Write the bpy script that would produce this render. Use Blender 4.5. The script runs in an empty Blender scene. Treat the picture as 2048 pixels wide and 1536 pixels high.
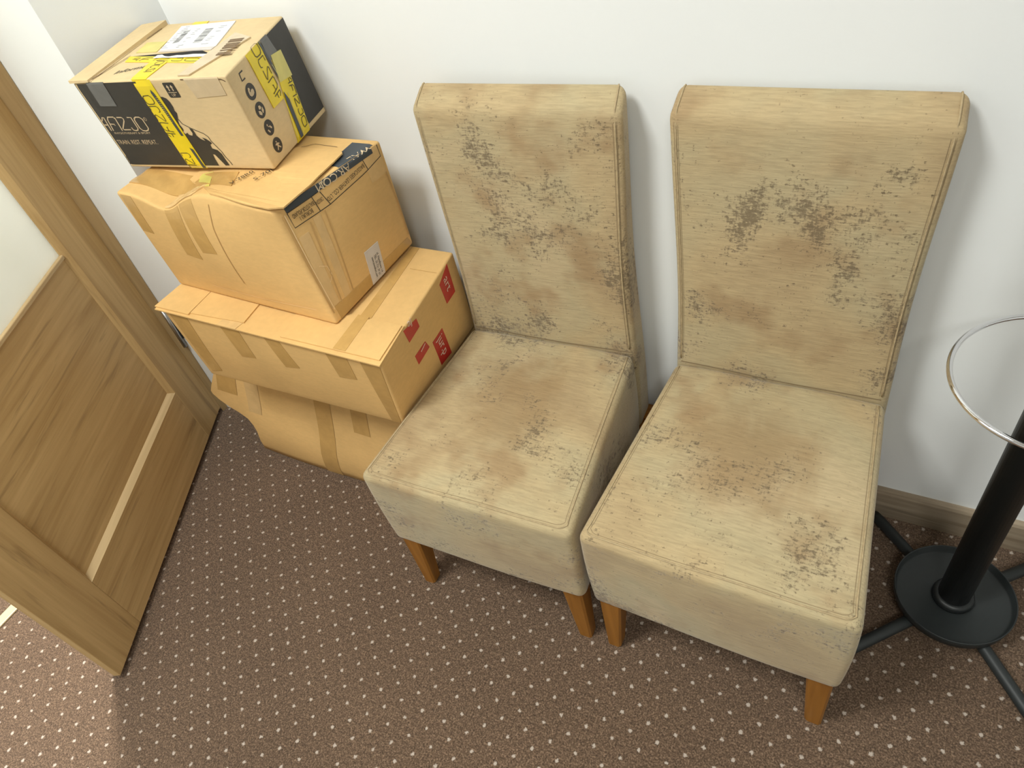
import bpy, bmesh, math, random
from mathutils import Vector, Matrix
from mathutils.geometry import tessellate_polygon
random.seed(7)
SC = bpy.context.scene
COL = SC.collection

# ------------------------------------------------------------------ camera
cam_d = bpy.data.cameras.new('camera')
cam = bpy.data.objects.new('camera', cam_d); COL.objects.link(cam)
cam_d.sensor_fit = 'HORIZONTAL'; cam_d.sensor_width = 36.0
cam_d.lens = 36.0 * 1426.39 / 2048.0
cam_d.clip_start = 0.02
RX = Vector((0.87478969, 0.44787272, -0.18480538))
RY = Vector((0.21064813, -0.69507519, -0.68738479))
RZ = Vector((-0.43631453, 0.56238821, -0.70238816))
m = Matrix.Identity(4)
for i in range(3):
    m[i][0] = RX[i]; m[i][1] = -RY[i]; m[i][2] = -RZ[i]
m[0][3], m[1][3], m[2][3] = 1.1716, -1.1006, 1.5076
cam.matrix_world = m
SC.camera = cam

# ------------------------------------------------------------------ light, exposure
SC.view_settings.view_transform = 'Standard'
SC.view_settings.look = 'None'
SC.view_settings.gamma = 1.0
SC.view_settings.use_curve_mapping = False
SC.view_settings.exposure = 0.0
world = bpy.data.worlds.new('world'); SC.world = world
world.use_nodes = True
world.node_tree.nodes['Background'].inputs[0].default_value = (1.0, 0.95, 0.88, 1)
world.node_tree.nodes['Background'].inputs[1].default_value = 0.06

def area(name, loc, size, power, color, rot=(0, 0, 0)):
    l = bpy.data.lights.new(name, 'AREA'); l.shape = 'RECTANGLE'
    l.size, l.size_y = size; l.energy = power; l.color = color
    o = bpy.data.objects.new(name, l); COL.objects.link(o)
    o.location = loc; o.rotation_euler = rot
    return o
area('ceiling_lamp', (0.12, -1.45, 2.74), (0.6, 0.6), 54, (0.985, 1.0, 0.955))
area('ceiling_lamp_far', (1.75, -2.15, 2.74), (0.6, 0.6), 29, (0.985, 1.0, 0.955))
area('hall_lamp', (-1.35, -0.25, 2.55), (0.4, 0.4), 130, (1.0, 0.97, 0.90))

# ------------------------------------------------------------------ node helpers
def new_mat(name):
    mt = bpy.data.materials.new(name); mt.use_nodes = True
    nt = mt.node_tree
    return mt, nt, nt.nodes['Principled BSDF']
def N(nt, kind, **kw):
    n = nt.nodes.new(kind)
    for k, v in kw.items(): setattr(n, k, v)
    return n
def val(nt, op, a, b=None, c=None, clamp=False):
    n = N(nt, 'ShaderNodeMath', operation=op); n.use_clamp = clamp
    for i, x in enumerate((a, b, c)):
        if x is None: continue
        if isinstance(x, (int, float)): n.inputs[i].default_value = x
        else: nt.links.new(x, n.inputs[i])
    return n.outputs[0]
def noise(nt, vec, scale, detail=3, rough=0.5, dist=0.0):
    n = N(nt, 'ShaderNodeTexNoise')
    n.inputs['Scale'].default_value = scale; n.inputs['Detail'].default_value = detail
    n.inputs['Roughness'].default_value = rough; n.inputs['Distortion'].default_value = dist
    if vec is not None: nt.links.new(vec, n.inputs['Vector'])
    return n.outputs['Fac']
def mapping(nt, vec, scale=(1, 1, 1), loc=(0, 0, 0), rot=(0, 0, 0)):
    n = N(nt, 'ShaderNodeMapping')
    n.inputs['Scale'].default_value = scale; n.inputs['Location'].default_value = loc
    n.inputs['Rotation'].default_value = rot
    nt.links.new(vec, n.inputs['Vector'])
    return n.outputs[0]
def mix(nt, fac, a, b, mode='MIX'):
    n = N(nt, 'ShaderNodeMix', data_type='RGBA', blend_type=mode)
    for i, x in ((0, fac), (6, a), (7, b)):
        if isinstance(x, (int, float)): n.inputs[i].default_value = x
        elif isinstance(x, tuple): n.inputs[i].default_value = (*x, 1)
        else: nt.links.new(x, n.inputs[i])
    return n.outputs[2]
def ramp(nt, fac, stops):
    n = N(nt, 'ShaderNodeValToRGB')
    cr = n.color_ramp
    while len(cr.elements) < len(stops): cr.elements.new(0.5)
    for e, (p, c) in zip(cr.elements, stops):
        e.position = p; e.color = (*c, 1) if isinstance(c, tuple) else (c, c, c, 1)
    nt.links.new(fac, n.inputs[0])
    return n.outputs[0]
def sstep(nt, x, a, b):
    n = N(nt, 'ShaderNodeMapRange', interpolation_type='SMOOTHSTEP')
    n.inputs['From Min'].default_value = a; n.inputs['From Max'].default_value = b
    nt.links.new(x, n.inputs['Value'])
    return n.outputs[0]
def bump(nt, bsdf, h, strength, dist):
    n = N(nt, 'ShaderNodeBump')
    n.inputs['Strength'].default_value = strength; n.inputs['Distance'].default_value = dist
    nt.links.new(h, n.inputs['Height']); nt.links.new(n.outputs[0], bsdf.inputs['Normal'])
def texco(nt, kind='Object'):
    return N(nt, 'ShaderNodeTexCoord').outputs[kind]
def lin(r, g, b):
    f = lambda c: (c / 255 / 12.92) if c <= 10 else (((c / 255) + 0.055) / 1.055) ** 2.4
    return (f(r), f(g), f(b))

def plain(name, col, rough=0.6, metal=0.0, spec=0.5, var=0.06, vscale=40, coat=0.0):
    mt, nt, b = new_mat(name)
    nz = noise(nt, texco(nt), vscale, 3)
    lo = tuple(c * (1 - var) for c in col); hi = tuple(min(1, c * (1 + var)) for c in col)
    nt.links.new(ramp(nt, nz, [(0.3, lo), (0.7, hi)]), b.inputs['Base Color'])
    b.inputs['Roughness'].default_value = rough; b.inputs['Metallic'].default_value = metal
    b.inputs['Specular IOR Level'].default_value = spec
    b.inputs['Coat Weight'].default_value = coat
    return mt

def cardboard(name, base, flute='z', rough=0.7):
    mt, nt, b = new_mat(name)
    oc = texco(nt)
    big = noise(nt, oc, 5, 3)
    fib = noise(nt, mapping(nt, oc, (60, 60, 160)), 1.0, 4, 0.6)
    lo = tuple(c * 0.90 for c in base); hi = tuple(min(1, c * 1.06) for c in base)
    c1 = ramp(nt, big, [(0.3, lo), (0.7, hi)])
    c2 = mix(nt, 0.10, c1, ramp(nt, fib, [(0.35, (0.35, 0.35, 0.35)), (0.65, (1, 1, 1))]), 'MULTIPLY')
    nt.links.new(c2, b.inputs['Base Color'])
    b.inputs['Roughness'].default_value = rough; b.inputs['Specular IOR Level'].default_value = 0.3
    h = val(nt, 'ADD', val(nt, 'MULTIPLY', noise(nt, oc, 14, 2), 1.0), val(nt, 'MULTIPLY', fib, 0.12))
    bump(nt, b, h, 0.25, 0.004)
    return mt

def oak(name, dark, light, axis, scale=1.0, rough=0.5, seed=0.0):
    mt, nt, b = new_mat(name)
    oc = texco(nt)
    s = [26.0 * scale] * 3; s[axis] = 1.3 * scale
    s2 = [90.0 * scale] * 3; s2[axis] = 3.0 * scale
    g1 = noise(nt, mapping(nt, oc, tuple(s), (seed, seed * 1.7, seed * .3)), 1.0, 6, 0.62, 0.9)
    g2 = noise(nt, mapping(nt, oc, tuple(s2), (seed * 2, 3, 1)), 1.0, 3, 0.6)
    big = noise(nt, mapping(nt, oc, tuple(x * 0.22 for x in s), (seed, 2, 5)), 1.0, 2)
    t = val(nt, 'ADD', val(nt, 'MULTIPLY', g1, 0.65), val(nt, 'ADD', val(nt, 'MULTIPLY', g2, 0.2), val(nt, 'MULTIPLY', big, 0.25)))
    col = ramp(nt, t, [(0.40, dark), (0.52, tuple((a + c) / 2 for a, c in zip(dark, light))), (0.68, light)])
    nt.links.new(col, b.inputs['Base Color'])
    s3 = [34.0 * scale] * 3; s3[axis] = 2.6 * scale
    vein = noise(nt, mapping(nt, oc, tuple(s3), (seed + 7, seed, 2)), 1.0, 4, 0.6, 0.5)
    col = mix(nt, val(nt, 'MULTIPLY', sstep(nt, vein, 0.58, 0.70), 0.45), col, tuple(c * 0.5 for c in dark))
    nt.links.new(col, b.inputs['Base Color'])
    b.inputs['Roughness'].default_value = rough; b.inputs['Specular IOR Level'].default_value = 0.35
    bump(nt, b, g2, 0.15, 0.001)
    return mt

def make_fabric():
    mt, nt, b = new_mat('worn_suede_fabric')
    oc = N(nt, 'ShaderNodeTexCoord').outputs['Object']
    oi = N(nt, 'ShaderNodeObjectInfo')
    add = N(nt, 'ShaderNodeVectorMath', operation='MULTIPLY_ADD')
    nt.links.new(oi.outputs['Location'], add.inputs[0]); add.inputs[1].default_value = (7.3, 5.1, 3.7)
    nt.links.new(oc, add.inputs[2])
    v = add.outputs[0]
    tone = noise(nt, v, 3.2, 3, 0.5, 0.4)
    tone2 = noise(nt, v, 7.5, 3, 0.55)
    c = ramp(nt, tone, [(0.30, (0.400, 0.290, 0.160)), (0.46, (0.490, 0.375, 0.210)), (0.56, (0.470, 0.385, 0.228)), (0.70, (0.540, 0.425, 0.255))])
    c = mix(nt, sstep(nt, tone2, 0.50, 0.72), c, (0.375, 0.262, 0.140))
    sp = N(nt, 'ShaderNodeSeparateXYZ'); nt.links.new(oc, sp.inputs[0])
    dx = val(nt, 'MULTIPLY', sp.outputs[0], 1.15); dy = val(nt, 'SUBTRACT', sp.outputs[1], 0.26)
    rad = val(nt, 'ADD', val(nt, 'SQRT', val(nt, 'ADD', val(nt, 'MULTIPLY', dx, dx), val(nt, 'MULTIPLY', dy, dy))), val(nt, 'MULTIPLY', noise(nt, v, 9, 4, 0.6, 0.6), 0.22))
    stain = val(nt, 'MULTIPLY', val(nt, 'SUBTRACT', 1.0, sstep(nt, rad, 0.16, 0.30)), sstep(nt, sp.outputs[2], 0.425, 0.434))
    stain = val(nt, 'MULTIPLY', stain, val(nt, 'SUBTRACT', 1.0, sstep(nt, sp.outputs[2], 0.455, 0.47)))
    c = mix(nt, val(nt, 'MULTIPLY', stain, 0.75), c, (0.335, 0.225, 0.112))
    patch = noise(nt, v, 6.5, 3, 0.55, 0.3)
    speck = noise(nt, mapping(nt, v, (80, 240, 260)), 1.0, 4, 0.65, 0.4)
    upr = noise(nt, mapping(nt, v, (300, 70, 70)), 1.0, 3, 0.6)
    blot = noise(nt, v, 125, 4, 0.65)
    mixd = val(nt, 'ADD', val(nt, 'MULTIPLY', speck, 0.50), val(nt, 'ADD', val(nt, 'MULTIPLY', blot, 0.45), val(nt, 'MULTIPLY', upr, 0.25)))
    k = val(nt, 'ADD', val(nt, 'MULTIPLY', patch, 0.9), mixd)
    worn = sstep(nt, k, 1.135, 1.27)
    c = mix(nt, val(nt, 'MULTIPLY', sstep(nt, mixd, 0.695, 0.77), 0.55), c, (0.185, 0.135, 0.080))
    c = mix(nt, val(nt, 'MULTIPLY', worn, 0.75), c, (0.150, 0.110, 0.066))
    fine = noise(nt, mapping(nt, v, (28, 260, 330)), 1.0, 4, 0.65)
    c = mix(nt, 0.26, c, ramp(nt, fine, [(0.34, 0.30), (0.62, 1.0)]), 'MULTIPLY')
    nt.links.new(c, b.inputs['Base Color'])
    b.inputs['Roughness'].default_value = 0.88; b.inputs['Specular IOR Level'].default_value = 0.2
    b.inputs['Sheen Weight'].default_value = 0.25; b.inputs['Sheen Roughness'].default_value = 0.4
    h = val(nt, 'ADD', val(nt, 'MULTIPLY', fine, 0.3), val(nt, 'ADD', val(nt, 'MULTIPLY', worn, -0.8), val(nt, 'MULTIPLY', noise(nt, v, 16, 3), 0.8)))
    bump(nt, b, h, 0.45, 0.004)
    return mt

def make_carpet():
    mt, nt, b = new_mat('dotted_carpet')
    oc = texco(nt)
    v = mapping(nt, oc, (1, 1, 1), (0.1756, 0.7059, 0), (0, 0, 0))
    wob = N(nt, 'ShaderNodeTexNoise'); wob.inputs['Scale'].default_value = 260; wob.inputs['Detail'].default_value = 1
    nt.links.new(oc, wob.inputs['Vector'])
    off = N(nt, 'ShaderNodeVectorMath', operation='MULTIPLY_ADD')
    nt.links.new(wob.outputs['Color'], off.inputs[0]); off.inputs[1].default_value = (0.0065, 0.0065, 0)
    nt.links.new(v, off.inputs[2])
    sh = N(nt, 'ShaderNodeVectorMath', operation='ADD'); nt.links.new(off.outputs[0], sh.inputs[0]); sh.inputs[1].default_value = (-0.00325, -0.00325, 0)
    sep = N(nt, 'ShaderNodeSeparateXYZ'); nt.links.new(sh.outputs[0], sep.inputs[0])
    def lattice(ox, oy):
        r = []
        for out, s, o in ((sep.outputs[0], 0.0554, ox), (sep.outputs[1], 0.0547, oy)):
            q = val(nt, 'ADD', val(nt, 'DIVIDE', out, s), o + 0.5)
            q = val(nt, 'SUBTRACT', val(nt, 'FRACT', q), 0.5)
            r.append(val(nt, 'MULTIPLY', q, s))
        return val(nt, 'SQRT', val(nt, 'ADD', val(nt, 'MULTIPLY', r[0], r[0]), val(nt, 'MULTIPLY', r[1], r[1])))
    d = val(nt, 'MINIMUM', lattice(0, 0), lattice(0.5, 0.5))
    dot = val(nt, 'SUBTRACT', 1.0, sstep(nt, d, 0.0022, 0.0046))
    f1 = noise(nt, oc, 300, 4, 0.75)
    f2 = noise(nt, oc, 120, 3, 0.6)
    big = noise(nt, oc, 3, 3)
    base = ramp(nt, f1, [(0.30, (0.048, 0.028, 0.017)), (0.5, (0.205, 0.130, 0.082)), (0.70, (0.52, 0.35, 0.232))])
    base = mix(nt, 0.8, base, ramp(nt, f2, [(0.3, 0.40), (0.7, 1.0)]), 'MULTIPLY')
    base = mix(nt, 0.35, base, ramp(nt, big, [(0.3, 0.6), (0.7, 1.0)]), 'MULTIPLY')
    col = mix(nt, val(nt, 'MULTIPLY', dot, 0.9), base, (0.62, 0.53, 0.45))
    nt.links.new(col, b.inputs['Base Color'])
    b.inputs['Roughness'].default_value = 1.0; b.inputs['Specular IOR Level'].default_value = 0.05
    b.inputs['Sheen Weight'].default_value = 0.15
    bump(nt, b, val(nt, 'ADD', f1, val(nt, 'MULTIPLY', f2, 0.6)), 0.8, 0.004)
    return mt

def make_wall():
    mt, nt, b = new_mat('white_wall_paint')
    oc = texco(nt)
    nz = noise(nt, oc, 2.0, 2)
    nt.links.new(ramp(nt, nz, [(0.3, (0.81, 0.83, 0.825)), (0.7, (0.835, 0.85, 0.845))]), b.inputs['Base Color'])
    b.inputs['Roughness'].default_value = 0.55; b.inputs['Specular IOR Level'].default_value = 0.3
    bump(nt, b, noise(nt, oc, 180, 3), 0.05, 0.002)
    return mt

def make_tape(name, col, alpha=0.6, rough=0.22):
    mt, nt, b = new_mat(name)
    oc = texco(nt)
    nz = noise(nt, oc, 30, 3, 0.6, 0.6)
    lo = tuple(c * 0.93 for c in col); hi = tuple(min(1, c * 1.05) for c in col)
    nt.links.new(ramp(nt, nz, [(0.35, lo), (0.65, hi)]), b.inputs['Base Color'])
    b.inputs['Roughness'].default_value = rough; b.inputs['Specular IOR Level'].default_value = 0.5
    b.inputs['Alpha'].default_value = alpha
    bump(nt, b, noise(nt, mapping(nt, oc, (22, 22, 50)), 1.0, 1, 0.5, 1.0), 0.12, 0.003)
    return mt

M = {}
M['wall'] = make_wall()
M['ceiling'] = plain('ceiling_paint', (0.82, 0.82, 0.80), 0.9)
M['carpet'] = make_carpet()
M['fabric'] = make_fabric()
M['seam_and_join_shade'] = plain('seam_fabric', (0.42, 0.325, 0.19), 0.9, spec=0.15, var=0.15, vscale=120)
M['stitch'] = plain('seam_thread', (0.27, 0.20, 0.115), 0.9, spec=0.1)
M['leg'] = oak('varnished_beech', (0.20, 0.075, 0.010), (0.36, 0.15, 0.025), 2, 1.2, 0.35)
M['card'] = cardboard('brown_cardboard', (0.73, 0.465, 0.185))
M['card_pale'] = cardboard('pale_cardboard', (0.70, 0.535, 0.30))
M['edge_and_highlight'] = cardboard('cut_edge_and_highlight', (0.84, 0.60, 0.31))
M['inside_shade'] = plain('box_inside_shade', (0.012, 0.011, 0.010), 0.9)
M['tape'] = make_tape('brown_packing_tape', (0.545, 0.33, 0.112), 1.0)
M['tape_clear'] = make_tape('clear_packing_tape', (0.66, 0.44, 0.20), 1.0, 0.18)
M['tape_pale'] = make_tape('clear_tape_on_pale_card', (0.62, 0.49, 0.31), 1.0, 0.18)
M['tape_grey'] = make_tape('cloudy_tape_on_black', (0.125, 0.123, 0.12), 1.0, 0.25)
M['yellow'] = plain('yellow_tape', (0.80, 0.62, 0.010), 0.35, var=0.08, vscale=25)
M['yellow_pale'] = plain('pale_yellow_tape', (0.66, 0.58, 0.16), 0.3, var=0.08, vscale=25)
M['ink'] = plain('black_print', (0.033, 0.030, 0.026), 0.55, var=0.1)
M['ink_line'] = plain('black_print_lines', (0.035, 0.030, 0.022), 0.6)
M['ink_brown'] = plain('faint_brown_print', (0.17, 0.105, 0.055), 0.7)
M['fold_shade'] = plain('shaded_cardboard_fold', (0.52, 0.315, 0.115), 0.7)
M['ink_slate'] = plain('slate_print', (0.045, 0.055, 0.065), 0.4)
M['print_tan'] = plain('tan_print', (0.60, 0.47, 0.30), 0.6)
M['white'] = plain('white_paper', (0.80, 0.80, 0.80), 0.5, var=0.03)
M['white_grey'] = plain('dull_white_paper', (0.62, 0.57, 0.53), 0.5, var=0.04)
M['grey_print'] = plain('grey_print', (0.28, 0.28, 0.29), 0.6)
M['red'] = plain('red_tape', (0.50, 0.030, 0.022), 0.3, var=0.08)
M['red_text'] = plain('tape_lettering', (0.78, 0.60, 0.50), 0.5)
M['black_metal'] = plain('black_metal', (0.0085, 0.0105, 0.011), 0.42, var=0.05)
M['tray_metal'] = plain('tray_black_metal', (0.018, 0.022, 0.0225), 0.5, var=0.05)
M['chrome'] = plain('chrome', (0.80, 0.80, 0.82), 0.06, metal=1.0, var=0.01)
M['steel'] = plain('hinge_steel', (0.45, 0.45, 0.45), 0.3, metal=1.0)
M['plastic'] = plain('hinge_dark_plastic', (0.03, 0.03, 0.032), 0.5)
OD, OL = (0.42, 0.265, 0.105), (0.64, 0.44, 0.205)
M['oak_v'] = oak('oak_upright', OD, OL, 2, 1.0, 0.45, 1.3)
M['oak_h'] = oak('oak_crosswise', OD, OL, 0, 1.0, 0.45, 4.1)
M['oak_pale_lit'] = oak('oak_pale_lit_edge', (0.48, 0.34, 0.17), (0.66, 0.49, 0.27), 0, 1.0, 0.45, 2.2)
M['oak_dark'] = oak('oak_edge_board', (0.24, 0.155, 0.068), (0.38, 0.262, 0.125), 2, 1.0, 0.5, 6.2)  # darker oak for the edge board beside the hinge
M['skirting'] = oak('grey_oak_skirting', (0.20, 0.15, 0.098), (0.42, 0.34, 0.245), 0, 1.0, 0.5, 3.3)
M['brass'] = plain('threshold_metal', (0.80, 0.68, 0.42), 0.35, metal=0.3)
def make_glass():
    mt, nt, b = new_mat('frosted_glass')
    nz = noise(nt, texco(nt), 6, 2)
    col = ramp(nt, nz, [(0.3, (0.88, 0.89, 0.83)), (0.7, (0.91, 0.92, 0.87))])
    nt.links.new(col, b.inputs['Base Color'])
    b.inputs['Roughness'].default_value = 0.35
    tr = N(nt, 'ShaderNodeBsdfTranslucent'); nt.links.new(col, tr.inputs['Color'])
    mx = N(nt, 'ShaderNodeMixShader'); mx.inputs[0].default_value = 0.68
    nt.links.new(b.outputs[0], mx.inputs[1]); nt.links.new(tr.outputs[0], mx.inputs[2])
    nt.links.new(mx.outputs[0], nt.nodes['Material Output'].inputs['Surface'])
    return mt
M['glass'] = make_glass()

# ------------------------------------------------------------------ object helpers
def link(name, verts, faces, mat, parent=None, smooth=False, origin=(0, 0, 0)):
    me = bpy.data.meshes.new(name)
    ox, oy, oz = origin
    me.from_pydata([(x - ox, y - oy, z - oz) for x, y, z in verts], [], faces)
    me.materials.append(mat)
    if smooth:
        for p in me.polygons: p.use_smooth = True
    o = bpy.data.objects.new(name, me); COL.objects.link(o)
    if parent is not None: o.parent = parent
    return o
def tag(o, label, cat=None, group=None, kind=None):
    o['label'] = label
    if cat: o['category'] = cat
    if group: o['group'] = group
    if kind: o['kind'] = kind
    return o
def thing(name, label, cat, loc, rotz=0.0, group=None, kind=None):
    o = bpy.data.objects.new(name, None); COL.objects.link(o)
    o.location = loc; o.rotation_euler = (0, 0, rotz); o.empty_display_size = 0.1
    return tag(o, label, cat, group, kind)
def cuboid(name, lo, hi, mat, parent=None, bev=0.0):
    bm = bmesh.new()
    bmesh.ops.create_cube(bm, size=1)
    for v in bm.verts:
        v.co = Vector([(lo[i] + hi[i]) / 2 + v.co[i] * (hi[i] - lo[i]) for i in range(3)])
    if bev:
        bmesh.ops.bevel(bm, geom=bm.edges[:], offset=bev, segments=2, affect='EDGES', profile=0.5)
    me = bpy.data.meshes.new(name); bm.to_mesh(me); bm.free()
    me.materials.append(mat)
    o = bpy.data.objects.new(name, me); COL.objects.link(o)
    if parent is not None: o.parent = parent
    return o
def lathe(name, prof, seg, mat, parent=None, center=(0, 0, 0)):
    vs, fs = [], []
    n = len(prof)
    for i in range(seg):
        a = 2 * math.pi * i / seg
        for r, z in prof:
            vs.append((center[0] + r * math.cos(a), center[1] + r * math.sin(a), center[2] + z))
    for i in range(seg):
        j = (i + 1) % seg
        for k in range(n - 1):
            fs.append((i * n + k, j * n + k, j * n + k + 1, i * n + k + 1))
    fs.append(tuple(i * n for i in range(seg))[::-1]); fs.append(tuple(i * n + n - 1 for i in range(seg)))
    o = link(name, vs, fs, mat, parent, True)
    return o
def tube(name, pts, r, mat, parent=None, seg=8, closed=False):
    pts = [Vector(p) for p in pts]; n = len(pts); vs, fs = [], []
    up = Vector((0.13, 0.21, 0.97)).normalized()
    for i, p in enumerate(pts):
        a = pts[i - 1] if (i > 0 or closed) else p
        b = pts[(i + 1) % n] if (i < n - 1 or closed) else p
        t = (b - a).normalized()
        x = t.cross(up)
        if x.length < 1e-4: x = t.cross(Vector((1, 0, 0)))
        x.normalize(); y = t.cross(x)
        for k in range(seg):
            an = 2 * math.pi * k / seg
            vs.append(tuple(p + x * (r * math.cos(an)) + y * (r * math.sin(an))))
    for i in range(n if closed else n - 1):
        j = (i + 1) % n
        for k in range(seg):
            l = (k + 1) % seg
            fs.append((i * seg + k, i * seg + l, j * seg + l, j * seg + k))
    if not closed:
        fs.append(tuple(range(seg))[::-1]); fs.append(tuple((n - 1) * seg + k for k in range(seg)))
    return link(name, vs, fs, mat, parent, True)

# soft-edged, slightly deformed boxes: 8 corners + a deformation; faces are addressed by (s, t) in 0..1
class Soft:
    def __init__(self, C, deform, r, origin=(0, 0, 0)):
        self.C = [Vector(c) for c in C]; self.D = deform; self.r = r; self.o = origin
        c = self.C
        self.dim = (((c[1] - c[0]).length + (c[5] - c[4]).length) / 2, ((c[3] - c[0]).length + (c[2] - c[1]).length) / 2,
                    ((c[4] - c[0]).length + (c[5] - c[1]).length) / 2)
    def S(self, u, v, w):
        W = ((1-u)*(1-v)*(1-w), u*(1-v)*(1-w), u*v*(1-w), (1-u)*v*(1-w), (1-u)*(1-v)*w, u*(1-v)*w, u*v*w, (1-u)*v*w)
        p = Vector((0, 0, 0))
        for a, c in zip(W, self.C): p += c * a
        uu, vv, ww = (min(1, max(0, q)) for q in (u, v, w))
        return p + Vector(self.D(uu, vv, ww))
    def P(self, u, v, w, off=0.0):
        d = self.dim; r = self.r
        p = [u * d[0], v * d[1], w * d[2]]
        inner = [min(max(p[i], r), d[i] - r) for i in range(3)]
        n = Vector([p[i] - inner[i] for i in range(3)])
        if n.length > 1e-9: n = n.normalized() * (r + off)
        q = [(inner[i] + n[i]) / d[i] for i in range(3)]
        return self.S(*q)
    def F(self, face, s, t, off=0.0):
        if face == 'front': return self.P(s, 0, t, off)
        if face == 'right': return self.P(1, s, t, off)
        if face == 'left': return self.P(0, s, t, off)
        if face == 'back': return self.P(s, 1, t, off)
        if face == 'top': return self.P(s, t, 1, off)
        return self.P(s, t, 0, off)
    def fdim(self, face):
        d = self.dim
        return {'front': (d[0], d[2]), 'back': (d[0], d[2]), 'right': (d[1], d[2]), 'left': (d[1], d[2])}.get(face, (d[0], d[1]))
    def loc(self, p): return (p[0] - self.o[0], p[1] - self.o[1], p[2] - self.o[2])
    def body(self, name, mat, parent, n=16):
        vs, fs, idx = [], [], {}
        def axis(L):
            r = self.r
            g = [0, r * 0.3, r * 0.65, r] + [r + (L - 2 * r) * i / n for i in range(1, n)] + [L - r, L - r * 0.65, L - r * 0.3, L]
            return [x / L for x in g]
        A = [axis(x) for x in self.dim]
        def vert(u, v, w):
            k = (round(u, 5), round(v, 5), round(w, 5))
            if k not in idx:
                idx[k] = len(vs); vs.append(self.loc(self.P(u, v, w)))
            return idx[k]
        def grid(ga, gb, f, flip):
            for i in range(len(ga) - 1):
                for j in range(len(gb) - 1):
                    q = (vert(*f(ga[i], gb[j])), vert(*f(ga[i+1], gb[j])), vert(*f(ga[i+1], gb[j+1])), vert(*f(ga[i], gb[j+1])))
                    fs.append(q[::-1] if flip else q)
        U, V, W = A
        grid(U, W, lambda a, b: (a, 0, b), False); grid(U, W, lambda a, b: (a, 1, b), True)
        grid(V, W, lambda a, b: (1, a, b), False); grid(V, W, lambda a, b: (0, a, b), True)
        grid(U, V, lambda a, b: (a, b, 1), False); grid(U, V, lambda a, b: (a, b, 0), True)
        return link(name, vs, fs, mat, parent, True)
    # a quad strip of tape or paper with real thickness
    def patch(self, name, face, q, mat, parent, off=0.0008, n=14, m=14, lift=None):
        vs, fs = [], []
        for k, o in enumerate((off, 0.0003)):
            for j in range(m + 1):
                for i in range(n + 1):
                    a, b = i / n, j / m
                    s = (q[0][0]*(1-a)+q[1][0]*a)*(1-b) + (q[3][0]*(1-a)+q[2][0]*a)*b
                    t = (q[0][1]*(1-a)+q[1][1]*a)*(1-b) + (q[3][1]*(1-a)+q[2][1]*a)*b
                    e = lift(a, b) if (lift and k == 0) else 0
                    vs.append(self.loc(self.F(face, s, t, o + e)))
        L = (n + 1) * (m + 1)
        for j in range(m):
            for i in range(n):
                a = j * (n + 1) + i
                fs.append((a, a + 1, a + n + 2, a + n + 1))
        rim = [i for i in range(n + 1)] + [j * (n + 1) + n for j in range(1, m + 1)] + [m * (n + 1) + i for i in range(n - 1, -1, -1)] + [j * (n + 1) for j in range(m - 1, 0, -1)]
        for a, b in zip(rim, rim[1:] + rim[:1]): fs.append((a, a + L, b + L, b))
        return link(name, vs, fs, mat, parent, False)
    def poly(self, name, face, polys, mat, parent, off=0.0009, sub=0.05):
        bm = bmesh.new()
        for P in polys:
            vv = [bm.verts.new((a, b, 0)) for a, b in P]
            for tri in tessellate_polygon([[Vector((a, b, 0)) for a, b in P]]):
                try: bm.faces.new([vv[i] for i in tri])
                except ValueError: pass
        if sub < 0.5:
            for ax in ((1, 0, 0), (0, 1, 0)):
                k = sub
                while k < 1:
                    bmesh.ops.bisect_plane(bm, geom=bm.verts[:] + bm.edges[:] + bm.faces[:], plane_co=(k, k, 0), plane_no=ax)
                    k += sub
        bm.verts.ensure_lookup_table(); bm.verts.index_update()
        vs = [self.loc(self.F(face, v.co.x, v.co.y, off)) for v in bm.verts]
        fs = [tuple(v.index for v in f.verts) for f in bm.faces]
        bm.free()
        return link(name, vs, fs, mat, parent, False)
    def strokes(self, name, face, lines, width, mat, parent, off=0.0011, closed=False):
        W, H = self.fdim(face); vs, fs = [], []
        for ln in lines:
            pts = [Vector((s * W, t * H)) for s, t in ln]
            n = len(pts); base = len(vs)
            for i, p in enumerate(pts):
                a = pts[max(0, i-1)]; b = pts[min(n-1, i+1)]
                d = (b - a); d = d.normalized() if d.length > 1e-9 else Vector((1, 0))
                nn = Vector((-d.y, d.x)) * (width / 2)
                for q in (p + nn, p - nn): vs.append(self.loc(self.F(face, q.x / W, q.y / H, off)))
            for i in range(n - 1): fs.append((base+2*i, base+2*i+1, base+2*i+3, base+2*i+2))
        return link(name, vs, fs, mat, parent, False)
    def text(self, name, face, s, t, body, height, mat, parent, width=None, rot=0.0, off=0.0011, shear=0.0, spacing=1.0):
        me = text_mesh(body, shear, spacing)
        W, H = self.fdim(face)
        xs = [v[0] for v in me[0]]; x0, x1 = min(xs), max(xs)
        ky = height / 0.70; kx = (width / (x1 - x0)) if width else ky
        c, sn = math.cos(math.radians(rot)), math.sin(math.radians(rot))
        vs = []
        for x, y in me[0]:
            X, Y = (x - x0) * kx, y * ky
            vs.append(self.loc(self.F(face, s + (X * c - Y * sn) / W, t + (X * sn + Y * c) / H, off)))
        return link(name, vs, me[1], mat, parent, False)
_tc = {}
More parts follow.
